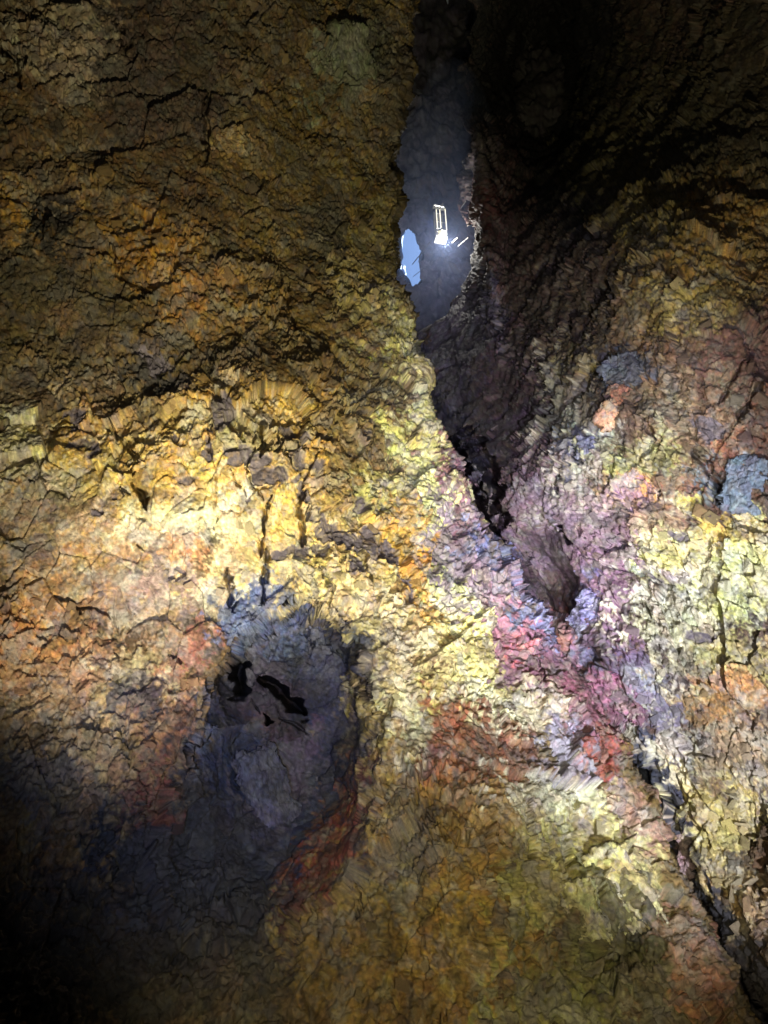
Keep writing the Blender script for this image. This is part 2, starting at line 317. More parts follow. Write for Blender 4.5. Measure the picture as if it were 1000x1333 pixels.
# ------------------------------------------------------------------ rock material
def rock_material(name, rough=0.62, bump=1.0, tint=None):
    m = bpy.data.materials.new(name); m.use_nodes = True
    nt = m.node_tree; N = nt.nodes; L = nt.links
    b = N['Principled BSDF']; b.inputs['Roughness'].default_value = rough
    b.inputs['Specular IOR Level'].default_value = 0.45
    tc = N.new('ShaderNodeTexCoord')
    if tint is None:
        a = N.new('ShaderNodeAttribute'); a.attribute_name = 'mineral'; csrc = a.outputs['Color']
    elif tint == 'object':
        a = N.new('ShaderNodeObjectInfo'); csrc = a.outputs['Color']
    else:
        a = N.new('ShaderNodeRGB'); a.outputs[0].default_value = (*tint, 1); csrc = a.outputs[0]
    def noise_node(scale, detail, rough_=0.65):
        n = N.new('ShaderNodeTexNoise'); n.inputs['Scale'].default_value = scale
        n.inputs['Detail'].default_value = detail; n.inputs['Roughness'].default_value = rough_
        L.new(tc.outputs['Object'], n.inputs['Vector']); return n
    n1 = noise_node(9.0, 6, 0.7)
    r1 = N.new('ShaderNodeMapRange'); r1.inputs[1].default_value = 0.3; r1.inputs[2].default_value = 0.7
    r1.inputs[3].default_value = 0.62; r1.inputs[4].default_value = 1.30
    L.new(n1.outputs['Fac'], r1.inputs[0])
    mul = N.new('ShaderNodeMix'); mul.data_type = 'RGBA'; mul.blend_type = 'MULTIPLY'; mul.inputs[0].default_value = 1
    L.new(csrc, mul.inputs[6]); L.new(r1.outputs[0], mul.inputs[7])
    n2 = noise_node(3.2, 7, 0.72)
    hs = N.new('ShaderNodeHueSaturation')
    r2 = N.new('ShaderNodeMapRange'); r2.inputs[1].default_value = 0.3; r2.inputs[2].default_value = 0.7
    r2.inputs[3].default_value = 0.478; r2.inputs[4].default_value = 0.522
    L.new(n2.outputs['Fac'], r2.inputs[0]); L.new(r2.outputs[0], hs.inputs['Hue'])
    L.new(mul.outputs[2], hs.inputs['Color']); L.new(hs.outputs[0], b.inputs['Base Color'])
    rr = N.new('ShaderNodeMapRange'); rr.inputs[3].default_value = rough - 0.22; rr.inputs[4].default_value = min(1, rough + 0.2)
    L.new(n2.outputs['Fac'], rr.inputs[0]); L.new(rr.outputs[0], b.inputs['Roughness'])
    n3 = noise_node(14.0, 8, 0.7)
    bp = N.new('ShaderNodeBump'); bp.inputs['Strength'].default_value = 0.75 * bump; bp.inputs['Distance'].default_value = 0.10
    L.new(n3.outputs['Fac'], bp.inputs['Height']); L.new(bp.outputs[0], b.inputs['Normal'])
    return m
M_ROCK = rock_material('mineral_rock')
M_STONE = rock_material('loose_rock', tint='object')

def grid_faces(nv, nu, keep=None):
    i = np.arange(nv * nu, dtype=np.int32).reshape(nv, nu)
    q = np.stack([i[:-1, :-1], i[1:, :-1], i[1:, 1:], i[:-1, 1:]], -1).reshape(-1, 4)
    return q if keep is None else q[keep]

def make_mesh(name, P, quads, colour, mat, smooth=True):
    me = bpy.data.meshes.new(name)
    me.vertices.add(len(P)); me.vertices.foreach_set('co', P.astype(np.float32).ravel())
    me.loops.add(len(quads) * 4); me.loops.foreach_set('vertex_index', quads.astype(np.int32).ravel())
    me.polygons.add(len(quads)); me.polygons.foreach_set('loop_start', np.arange(0, len(quads) * 4, 4, dtype=np.int32))
    me.polygons.foreach_set('use_smooth', np.full(len(quads), smooth))
    me.update(calc_edges=True)
    if colour is not None:
        a = me.color_attributes.new('mineral', 'FLOAT_COLOR', 'POINT')
        a.data.foreach_set('color', np.column_stack([colour, np.ones(len(P))]).astype(np.float32).ravel())
    me.materials.append(mat)
    o = bpy.data.objects.new(name, me); COL.objects.link(o)
    return o

def normals(P):
    a = np.gradient(P, axis=1); b = np.gradient(P, axis=0)
    n = np.cross(b, a); n /= np.linalg.norm(n, axis=-1)[..., None] + 1e-9
    v = CAM - P
    if (n * v).sum(-1).mean() < 0: n = -n
    return n

def paint(px, py, P, base, lists, vm, vf):
    """mineral colours: ragged patches on the rock itself"""
    nA = fbm(P / 2.6, 3, 51); nB = fbm(P / 0.9, 3, 61); nC = fbm(P / 0.22, 2, 71)
    wx = px + 12 * nA + 8 * nB + 22 * (vm[:, 3] - .5) + 22 * (vf[:, 3] - .5) + 16 * nC; wy = py + 12 * fbm(P / 2.6 + 9, 2, 81) + 8 * noise(P / 0.7, 91) + 22 * (vm[:, 4] - .5) + 22 * (vf[:, 4] - .5) + 16 * noise(P / .2, 93)
    c = np.tile(lin(base), (len(px), 1)).astype(np.float32)
    jag = 0.42 * nA + 0.5 * nB + 0.4 * nC + 0.3 * (vm[:, 3] - 0.5) + .45 * noise(P / .08, 72)
    for lst in lists:
        for (x, y, rx, ry, a, colr, st, rag) in lst:
            R = max(rx, ry) * 2.2 + 25
            k = np.nonzero((np.abs(px - x) < R) & (np.abs(py - y) < R))[0]
            if not len(k): continue
            r = ell(wx[k], wy[k], x, y, rx, ry, a)
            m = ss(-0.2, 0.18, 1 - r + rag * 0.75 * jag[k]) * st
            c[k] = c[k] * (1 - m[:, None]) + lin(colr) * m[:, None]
    return weather(c, P, vm, vf, nA, nB, nC), (nA, nB, nC, wx, wy)

def weather(c, P, vm, vf, nA, nB, nC):
    # crust broken per block, pale and dark flecks
    c *= (0.78 + 0.44 * vm[:, 4])[:, None] * (0.86 + 0.28 * vf[:, 3])[:, None]
    lum = c.mean(1, keepdims=True)
    cool = ss(0.0, .12, (c[:, 2] - c[:, 0]) / (lum[:, 0] + .01))[:, None]
    def tone(w, k): return np.array(w) * (1 - cool) + np.array(k) * cool
    mag = ss(.02, .2, (np.minimum(c[:, 0], c[:, 2]) - c[:, 1]) / (lum[:, 0] + .01))[:, None]
    c = lum + (c - lum) * (1 - np.maximum(.12 * mag, -.12 * cool)) * (0.97 + .25 * nA[:, None].clip(-.5, .5))
    fine = fbm(P / 0.11, 2, 99)
    mix = ss(.05, .55, fbm(P / .5, 4, 95, .75))[:, None] * .45
    c = c * (1 - mix) + mix * (lum * tone([1.5, 1.38, 1.08], [1.3, 1.3, 1.42]) + .01)
    mix = ss(.05, .5, fbm(P / .62, 4, 96, .75))[:, None] * .40
    c = c * (1 - mix) + mix * lum * tone([.60, .47, .28], [.52, .52, .68])
    mix = ss(.2, .6, fbm(P / .75, 4, 97, .75))[:, None] * .5
    c = c * (1 - mix) + mix * lum * np.array([.62, .60, .72])
    c *= (1 + .5 * fine.clip(-.8, .9))[:, None]
    sh = (vf[:, 2:5] - 0.5) * 0.10 + (vm[:, 2:5] - 0.5) * 0.07
    c = c * (1 + sh)
    pale = ss(0.30, 0.5, nB + 0.5 * nC)[:, None] * 0.4
    c = c * (1 - pale) + (lum * 1.3 + 0.015) * pale * tone([1.05, 1.0, .86], [.9, .96, 1.2])
    dark = ss(0.34, 0.5, -nB * 0.8 + 0.55 * nC + 0.25 * nA)[:, None] * 0.55
    c = c * (1 - dark) + c * 0.35 * dark
    return np.clip(c, 0.008, 0.9)

def sculpt(name, PX, PY, D, cracks, lists, base, amp=1.0, grain=(0, 0, 1), stretch=1.5, seed=0, holes=None, smoothness=None, coarse=None, keepfn=None, slate=True, scale=1.0):
    nv, nu = PX.shape
    px = PX.ravel().astype(np.float32); py = PY.ravel().astype(np.float32)
    P = at(PX, PY, D)
    N = normals(P)
    p = P.reshape(-1, 3).astype(np.float32); n = N.reshape(-1, 3).astype(np.float32)
    # broad lumps
    h0 = 0.6 * fbm(p / 9.0, 3, seed) * amp * scale
    p = p + n * h0[:, None]
    P = p.reshape(nv, nu, 3); N = normals(P); n = N.reshape(-1, 3).astype(np.float32)
    g = np.array(grain, np.float32); g /= np.linalg.norm(g)
    q = (p - (1 - 1 / stretch) * (p @ g)[:, None] * g).astype(np.float32) / scale
    w = np.column_stack([noise(q / 1.6, 5), noise(q / 1.6, 6), noise(q / 1.6, 7)])
    w2 = np.column_stack([noise(q / 0.4, 15), noise(q / 0.4, 16), noise(q / 0.4, 17)])
    q1 = q + 0.20 * w + 0.03 * w2
    v1 = vor(q1 / 3.0, 1 + seed)
    h = facet(v1, .30, .42)
    am = amp * scale
    if smoothness is not None: am = am * smoothness(px, py)
    p = p + n * (h * am)[:, None]
    def dom(p): return (p - (1 - 1 / stretch) * (p @ g)[:, None] * g).astype(np.float32) / scale
    q = dom(p); v2 = vor((q + .2 * w + .03 * w2) / 1.15, 2 + seed)
    rb = ss(-0.4, 0.4, fbm(q / 1.3, 2, 39))
    co = coarse(px, py) if coarse is not None else np.full(len(px), .4, np.float32)
    p = p + n * (facet(v2, .14, .34) * (.5 + .6 * rb + .8 * co) * am)[:, None]
    q = dom(p)
    v3 = vor((q + .05 * w + .02 * w2) / 0.40, 3 + seed); v4 = vor((q + .01 * w2) / 0.16, 4 + seed)
    ra = ss(-0.45, 0.5, fbm(q / 3.3, 2, 36))[:]
    h = facet(v3, .09, .24) * (.06 + 1.0 * ra) * (1.15 - .45 * co) + facet(v4, .05, .13) * (.3 + .8 * rb) * (1.2 - .55 * co)
    h += 0.035 * fbm(q / 0.1, 2, 47) * (.4 + ra)
    # open joints between the blocks
    j = noise(q / 2.0, 33)
    h -= 0.30 * np.clip(1 - (v2[:, 1] - v2[:, 0]) / 0.05, 0, 1) * ss(0.12, 0.5, j)
    h -= 0.07 * np.clip(1 - (v3[:, 1] - v3[:, 0]) / 0.10, 0, 1) * ss(0, 0.4, -j)
    rid = 1 - np.abs(fbm(q / 0.8, 3, 44)) * 2.2
    h += 0.035 * rid + 0.05 * fbm(q / 0.16, 2, 46)
    h = h * am
    colour, (nA, nB, nC, wx, wy) = paint(px, py, p / scale, base, lists, v2, v3)
    fx = px + 11 * w[:, 0] + 5.0 * w2[:, 0] + 6 * (v3[:, 2] - .5); fy = py + 11 * w[:, 1] + 5.0 * w2[:, 1] + 6 * (v3[:, 3] - .5)
    if slate:
        for (x, y, rx, ry, a) in SLATE:
            R = max(rx, ry) * 1.9 + 8
            k = np.nonzero((np.abs(px - x) < R) & (np.abs(py - y) < R))[0]
            if not len(k): continue
            r = ell(fx[k], fy[k], x, y, rx, ry, a)
            m = ss(-0.05, 0.05, 1 - r + 0.55 * (v3[k, 2] - 0.5) + 0.6 * (v2[k, 3] - .5) + 0.3 * nB[k])
            h[k] = h[k] * (1 - .4 * m) - 0.07 * m
            dk = lin((104, 96, 106)) * (0.6 + 0.5 * v3[k, 3] + .5 * v4[k, 3] * v2[k, 4])[:, None]
            m = m * (.78 + .22 * ss(-.3, .2, nC[k]))
            colour[k] = colour[k] * (1 - m[:, None]) + dk * m[:, None]
    p2 = p + n * h[:, None]
    # cracks run straight into the rock
    gv = groove(fx, fy, cracks)
    if slate and seed == 0: gv = np.maximum(gv, groove(px * .85 + fx * .15, py * .85 + fy * .15, TUBE_HOLES))
    ray = p2 - CAM; ray /= np.linalg.norm(ray, axis=1)[:, None]
    p2 = p2 + ray * gv[:, None]
    keep = None
    if keepfn is not None:
        k = keepfn(fx, fy).reshape(nv, nu)
        keep = (k[:-1, :-1] & k[1:, :-1] & k[1:, 1:] & k[:-1, 1:]).ravel()
    o = make_mesh(name, p2, grid_faces(nv, nu, keep), colour, M_ROCK)
    o['kind'] = 'structure'
    return o, p2.reshape(nv, nu, 3), colour.reshape(nv, nu, 3)

def graded(lo, a, b, hi, step, coarse):
    return np.concatenate([np.arange(lo, a, coarse), np.arange(a, b, step), np.arange(b, hi + coarse, coarse)])

# ------------------------------------------------------------------ left wall
EDGE = np.array([(-300, 560), (0, 541), (140, 530), (210, 518), (330, 526), (370, 532), (400, 541), (480, 549), (560, 573), (640, 601), (700, 640),
                 (750, 672), (800, 708), (850, 742), (900, 772), (960, 812), (1040, 847), (1100, 874), (1160, 903), (1230, 940),
                 (1300, 988), (1400, 1060), (1600, 1200)], float)
LEFT_D = [(-300, 0, 30), (0, 0, 31), (250, 0, 34), (500, 0, 40), (0, 300, 28), (250, 300, 30), (480, 300, 36), (-300, 650, 20), (0, 620, 24), (250, 640, 24.5),
          (450, 620, 27), (560, 560, 31), (0, 900, 21.5), (250, 900, 22.5), (500, 850, 24), (620, 850, 26), (0, 1300, 15), (250, 1300, 17), (520, 1120, 19.5),
          (560, 1300, 17.5), (700, 1000, 23), (780, 1150, 21), (850, 1300, 18.5), (600, 700, 29), (700, 850, 27), (800, 980, 25), (-300, 1500, 12),
          (900, 1500, 15), (300, 1500, 14), (400, 180, 36), (120, 480, 27), (350, 480, 27.5)]
vs = graded(-260, -6, 1340, 1560, 1.36, 12)
us_front = np.concatenate([np.linspace(-0.45, -0.01, 26), np.linspace(0, 0.985, 600)])
th = np.linspace(0, 1, 60)[1:]
U, V = np.meshgrid(us_front, vs)
E = np.interp(V, EDGE[:, 0], EDGE[:, 1])
E += 5 * np.sin(V / 31) + 3 * np.sin(V / 12.7 + 1) + 2 * np.sin(V / 5.9)
PXf = U * E; Df = rbf(PXf, V, LEFT_D)
Ec, T = E[:, :1], th[None]
ph = T * math.radians(175)
Rc = np.interp(vs, [0, 600, 750, 900, 1300], [26, 22, 16, 9, 12])[:, None]
kd = np.interp(vs, [-200, 300, 560, 700, 850, 1000, 1300], [30, 28, 24, 12, 6, 3.5, 3.5])[:, None]
PXc = Ec * 0.985 + Ec * 0.015 * np.sin(np.minimum(ph, math.pi / 2)) - Rc * (1 - np.cos(ph)) * 0.5 * 1.2
Dc = Df[:, -1:] + kd * (T ** 1.7)
PXl = np.concatenate([PXf, PXc], 1); DL = np.concatenate([Df, Dc], 1); PYl = np.repeat(vs[:, None], PXl.shape[1], 1)
# lava tube mouth, hollowed out of the wall
def tube(px, py):
    t = np.radians(np.arange(0, 360, 15))
    m = ss(-0.02, 0.14 + .55 * ss(850, 1000, py), 1 - ell(px, py, 382, 985, 120, 200, 2))
    low = ss(0.0, 0.9, 1 - ell(px, py, 300, 1110, 190, 190, 10))
    return m, low
jx = 9 * np.sin(PYl / 17) + 6 * np.sin(PYl / 7.3 + PXl / 23); jy = 8 * np.sin(PXl / 15) + 5 * np.sin(PXl / 6.1 + 1)
m, low = tube(PXl + jx * .6, PYl + jy * .6)
DL = DL + 3.6 * m * ss(1250, 1000, PYl) + 1.6 * low * (1 - m * ss(1250, 1000, PYl))
# swelling inside the tube mouth that carries the black holes
DL = DL - 1.2 * ss(0, .9, 1 - ell(PXl, PYl, 345, 935, 62, 72, 10))
# sloping shelf shadowing the foot of the wall, ribs in the lower right
DL = DL - 1.0 * ss(0, 1, 1 - ell(PXl, PYl, 600, 1130, 130, 200, 0)) + 1.2 * ss(0, 1, 1 - ell(PXl, PYl, 800, 1240, 80, 70, 0))
def smooth_left(px, py):
    s = 1 - 0.62 * ss(0.0, .5, 1.15 - ell(px, py, 375, 1010, 125, 190, 0))
    s = s * (1 - .18 * ss(500, 430, py))
    s = s * (1 - 0.50 * ss(0, .5, 1 - ell(px, py, 190, 690, 300, 150, 0)))
    return s
def coarse_left(px, py):
    c = np.maximum(ss(0, .5, 1.2 - ell(px, py, 190, 650, 300, 170, 8)), ss(0, .5, 1.1 - ell(px, py, 360, 1000, 150, 200, 0)))
    return np.maximum(c, ss(0, .5, 1.1 - ell(px, py, 810, 1150, 90, 110, -20))) * .95 + .05
def coarse_right(px, py):
    return np.maximum(ss(0, .5, 1.2 - ell(px, py, 950, 1150, 110, 160, -20)), ss(0, .4, 1 - ell(px, py, 800, 520, 70, 80, 0))) * .8 + .1
def smooth_right(px, py):
    return (1 - .6 * ss(0, .5, 1.2 - ell(px, py, 712, 750, 56, 70, -20))) * (1 - .5 * ss(0, .5, 1.1 - ell(px, py, 600, 500, 60, 160, -15)))
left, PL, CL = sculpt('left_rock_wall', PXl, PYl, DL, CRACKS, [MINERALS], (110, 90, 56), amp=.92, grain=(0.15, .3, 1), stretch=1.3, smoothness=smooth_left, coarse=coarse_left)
left['label'] = 'left cave wall of gold, cream and ochre rock with a dark tube mouth'

# ------------------------------------------------------------------ right wall
REDGE = np.array([(-300, 640), (0, 612), (110, 606), (170, 606), (260, 604), (330, 612), (380, 606), (410, 585), (440, 545), (480, 500), (560, 500), (640, 540),
                  (700, 590), (800, 660), (900, 720), (1000, 780), (1100, 830), (1230, 890), (1400, 990), (1600, 1130)], float)
RIGHT_D = [(1300, 0, 36), (1000, 0, 38), (800, 0, 62), (620, 0, 76), (1300, 300, 30), (1000, 300, 32), (850, 300, 34.5), (720, 300, 50), (620, 300, 70), (610, 180, 74),
           (1300, 600, 24), (1000, 600, 26.5), (850, 600, 29), (740, 560, 33), (660, 560, 40), (580, 520, 52), 
           (780, 740, 29.5), (800, 820, 27.8), (850, 800, 27.5), (1000, 800, 25), (1300, 900, 22),  (860, 950, 25.6),
           (1000, 1000, 23),  (890, 1080, 23.6),  (1000, 1250, 19.5),  (1000, 1310, 21), (1080, 1500, 17),
           (1300, 1500, 15), (700, 120, 78), (560, 470, 60), (660, 430, 50), (760, 430, 37)]
for y, gap in ((600, 9), (650, 6), (700, 3.5), (750, 2.4), (800, 1.6), (850, 1.2), (900, .8), (960, 1.3), (1040, 1.4), (1100, 1.0), (1160, 1.2), (1230, 1.3), (1300, 1.3), (1400, 1.3)):
    ex = float(np.interp(y, EDGE[:, 0], EDGE[:, 1])); dl_ = float(rbf(np.array([ex]), np.array([float(y)]), LEFT_D)[0])
    RIGHT_D.append((ex + 6, y, dl_ + gap)); RIGHT_D.append((ex + 45, y, dl_ + gap * .55 - .3)) if y > 880 else None
vs = graded(-260, -6, 1340, 1560, 1.36, 12)
nu = np.concatenate([np.linspace(0, 1, 420), np.linspace(1.02, 1.9, 28)])
U, V = np.meshgrid(nu, vs)
E = np.interp(V, REDGE[:, 0], REDGE[:, 1]) + 6 * np.sin(V / 23) + 4 * np.sin(V / 9.1)
PXf = E + (1006 - E) * U; Df = rbf(PXf, V, RIGHT_D)
T = np.linspace(1, 0, 50)[None, :-1]
Rc = np.interp(vs, [0, 380, 440], [30, 30, 0])[:, None]; kd = np.interp(vs, [0, 380, 470], [26, 24, 6])[:, None]
PXc = E[:, :1] - 0 + Rc * (1 - np.cos(T * math.pi)) * .5; Dc = Df[:, :1] + kd * T ** 1.5
PXr = np.concatenate([PXc, PXf], 1); DR = np.concatenate([Dc, Df], 1); PYr = np.repeat(vs[:, None], PXr.shape[1], 1)
# hollow of the gully, and the black alcove above
dE = PXr - np.interp(PYr, EDGE[:, 0], EDGE[:, 1])
DR = DR + 1.1 * ss(34 + 6 * np.sin(PYr / 19) + 4 * np.sin(PYr / 7.1), 10, dE) * ss(930, 965, PYr)
sp_t = np.clip((PYr - 690) / 170, 0, 1); sp_x = 668 + 112 * sp_t + 5 * np.sin(PYr / 13)
DR = DR + 2.9 * ss(0, .85, 1 - np.abs(PXr - sp_x) / (64 - 42 * sp_t + 4 * np.sin(PYr / 9))) * ss(650, 720, PYr) * ss(880, 800, PYr)
DR = DR - 7 * np.exp(-((PXr - 628 - .05 * (PYr - 250)) / 20) ** 2) * ss(430, 340, PYr) * ss(120, 175, PYr)
DR = DR + 14 * ss(0, 1, 1 - ell(PXr, PYr, 708, 120, 85, 210, 0))
MR = [b for b in MINERALS if b[0] > 560] + MINERALS_RIGHT
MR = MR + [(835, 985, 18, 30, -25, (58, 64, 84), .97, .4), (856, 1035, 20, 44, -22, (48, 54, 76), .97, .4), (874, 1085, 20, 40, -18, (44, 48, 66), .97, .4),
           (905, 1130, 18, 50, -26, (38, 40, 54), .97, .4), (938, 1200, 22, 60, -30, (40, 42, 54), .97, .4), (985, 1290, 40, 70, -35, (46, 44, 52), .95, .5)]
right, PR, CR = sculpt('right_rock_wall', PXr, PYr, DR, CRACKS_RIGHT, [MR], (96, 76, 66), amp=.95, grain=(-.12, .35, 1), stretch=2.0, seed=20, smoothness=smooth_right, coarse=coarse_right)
right['label'] = 'right cave wall with purple gully, ochre and sulphur yellow crust'

# ------------------------------------------------------------------ shaft above, with the vent to the sky
vs = np.arange(-140, 640, 2.6); uu = np.arange(430, 800, 2.6)
PXs, PYs = np.meshgrid(uu, vs)
DS = 92 - 9 * ((PXs - 560) / 100) ** 2 * np.exp(-((PXs - 560) / 160) ** 2) - 0.028 * (PYs - 100) + 6 * ss(560, 600, PXs) * 0
VENT = [(x - 6, y) for x, y in [(533, 302), (541, 297), (546, 302), (551, 310), (554, 330), (552, 352), (553, 368), (548, 374), (545, 377), (539, 369), (534, 360), (526, 348), (524, 340), (526, 328), (529, 312)]]
def inside(px, py, poly):
    r = np.zeros(px.shape, bool); n = len(poly)
    for i in range(n):
        x0, y0 = poly[i]; x1, y1 = poly[(i + 1) % n]
        c = ((y0 > py) != (y1 > py)) & (px < (x1 - x0) * (py - y0) / (y1 - y0 + 1e-9) + x0)
        r ^= c
    return r
shaft_minerals = [(575, 250, 60, 150, 0, (132, 128, 150), .9, .6), (600, 260, 30, 100, 0, (104, 78, 74), .8, .8), (560, 470, 60, 110, 0, (72, 64, 84), .9, .6), (700, 80, 120, 200, 0, (50, 44, 46), .9, .5)]
shaft, PS, CS = sculpt('shaft_rock_wall', PXs, PYs, DS, [], [shaft_minerals], (74, 66, 78), amp=1.3, grain=(0, .2, 1), stretch=1.6, seed=40,
                       keepfn=lambda x, y: ~inside(x * .4 + PXs.ravel() * .6, y * .4 + PYs.ravel() * .6, VENT), slate=False, scale=1.5)
shaft['label'] = 'far wall of the volcanic shaft behind the lit lift'

# vent passage and the closed mountain round the cave: rings growing outward from the vent
vc = np.array([537.0, 338.0]); K = 72
ang = np.linspace(0, 2 * math.pi, K, endpoint=False)
vp = np.array(VENT, float)
def rim(a):
    d = np.array([math.cos(a), math.sin(a)]); best = 6.0
    for i in range(len(vp)):
        p0 = vp[i] - vc; e = vp[(i + 1) % len(vp)] - vp[i]
        den = d[0] * e[1] - d[1] * e[0]
        if abs(den) < 1e-9: continue
        t = (p0[0] * e[1] - p0[1] * e[0]) / den; s = (p0[0] * d[1] - p0[1] * d[0]) / den
        if t > 0 and -0.01 <= s <= 1.01: best = t
    return best
rr = np.array([rim(a) for a in ang])
axis = at(vc[0], vc[1], 1.0) - CAM; axis /= np.linalg.norm(axis)
e1 = RT - axis * (RT @ axis); e1 /= np.linalg.norm(e1); e2 = np.cross(axis, e1)
rows = []
drift = RT * .055
for k, d in enumerate(np.linspace(90, 110, 40)):
    grow = 1.1 + 0.012 * k
    base_p = at(vc[0] + np.cos(ang) * rr * grow, vc[1] + np.sin(ang) * rr * grow, np.full(K, d))
    base_p = (base_p + drift * (d - 90))
    wob = fbm((base_p / 3.5).astype(np.float32), 3, 77) * 1.0
    cen = base_p.mean(0); v = base_p - cen; v /= np.linalg.norm(v, axis=1)[:, None]
    rows.append(base_p + v * wob[:, None])
last = rows[-1]; dl = last - CAM; dist0 = np.linalg.norm(dl, axis=1); dl = dl / dist0[:, None]
for k in range(1, 41):
    f = k / 40
    a0 = np.arccos(np.clip(dl @ axis, -1, 1)); a1 = a0 + (math.pi - 0.001 - a0) * f ** 1.3
    tang = dl - axis * (dl @ axis)[:, None]; tang /= np.linalg.norm(tang, axis=1)[:, None]
    dd = axis * np.cos(a1)[:, None] + tang * np.sin(a1)[:, None]
    rad = dist0 * (1 - f) ** .7 + 75 * (1 - (1 - f) ** .7)
    rows.append(CAM + dd * rad[:, None])
G = np.array(rows); G = np.concatenate([G, G[:, :1]], 1)
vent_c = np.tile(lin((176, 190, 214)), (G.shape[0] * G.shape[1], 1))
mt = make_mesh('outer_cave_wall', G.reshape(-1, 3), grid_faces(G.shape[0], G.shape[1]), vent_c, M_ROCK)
mt['kind'] = 'structure'; mt['label'] = 'rock of the mountain closing the cave, open only at the blue vent'
# cave floor below the view
g = np.linspace(-60, 60, 90); FX, FY = np.meshgrid(g, g + 5)
FZ = -1.6 + 1.1 * fbm(np.column_stack([FX.ravel(), FY.ravel(), 0 * FX.ravel()]).astype(np.float32) / 6, 4, 3).reshape(FX.shape)
fl = make_mesh('cave_floor', np.stack([FX, FY, FZ], -1).reshape(-1, 3), grid_faces(90, 90), np.tile(lin((92, 84, 72)), (8100, 1)), M_ROCK)
fl['kind'] = 'structure'; fl['label'] = 'rough rubble floor of the cave below the view'
# ------------------------------------------------------------------ blocks and stones wedged in the walls
rnd = random.Random(11)
def hull(seed, flat=.5, n=16, detail=0, rough=.05):
    """angular block: hull of points on a squashed box, edges chipped, faces uneven"""
    r = random.Random(seed); bm = bmesh.new()
    for i in range(n):
        v = [r.choice((-1, 1)) * r.uniform(.45, 1) ** .6, r.choice((-1, 1)) * r.uniform(.45, 1) ** .6, r.choice((-1, 1)) * r.uniform(.5, 1)]
        k = r.randrange(3); v[k] *= r.uniform(.4, 1)
        bm.verts.new((v[0], v[1], v[2] * flat))
    g = bmesh.ops.convex_hull(bm, input=bm.verts[:])
    bmesh.ops.delete(bm, geom=[v for v in bm.verts if not v.link_faces], context='VERTS')
    if detail:
        bmesh.ops.dissolve_limit(bm, angle_limit=math.radians(12), verts=bm.verts[:], edges=bm.edges[:])
        bmesh.ops.bevel(bm, geom=bm.edges[:], offset=.05, segments=1, affect='EDGES')
        bmesh.ops.triangulate(bm, faces=bm.faces[:])
        for _ in range(7):
            lim = [e for e in bm.edges if e.calc_length() > .055]
            if not lim: break
            bmesh.ops.subdivide_edges(bm, edges=lim, cuts=1); bmesh.ops.triangulate(bm, faces=bm.faces[:])
    me = bpy.data.meshes.new('rock_block'); bm.to_mesh(me); bm.free(); me.materials.append(M_STONE); me.update()
    return me

SURF = {'L': (PL, CL, PXl, PYl), 'R': (PR, CR, PXr, PYr)}
NRM = {k: None for k in SURF}
def surface(side, px, py):
    P, C, X, Y = SURF[side]
    d = (P - CAM) @ np.stack([RT, UP, FW], 1)
    if NRM[side] is None:
        NRM[side] = (500 + 1000 * d[..., 0] / d[..., 2], 666.5 - 1000 * d[..., 1] / d[..., 2], d[..., 2])
    x, y, z = NRM[side]
    m = (x - px) ** 2 + (y - py) ** 2 + .4 * z
    i, j = np.unravel_index(np.argmin(m), m.shape)
    i0, i1, j0, j1 = max(i - 9, 0), min(i + 9, P.shape[0] - 1), max(j - 9, 0), min(j + 9, P.shape[1] - 1)
    nn = np.cross(P[i0, j] - P[i1, j], P[i, j1] - P[i, j0]); nn /= np.linalg.norm(nn) + 1e-9
    if nn @ (CAM - P[i, j]) < 0: nn = -nn
    return Vector(P[i, j]), Vector(nn), C[max(i - 3, 0):i + 4, max(j - 3, 0):j + 4].reshape(-1, 3).mean(0)

def pose(o, pos, nrm, spin, size, sink=.3):
    z = nrm.normalized(); up = Vector(UP); x = up.cross(z).normalized(); y = z.cross(x)
    m = Matrix((x, y, z)).transposed().to_4x4() @ Matrix.Rotation(math.radians(spin), 4, 'Z')
    o.matrix_world = Matrix.Translation(pos - z * size[2] * sink) @ m @ Matrix.Diagonal((*size, 1))

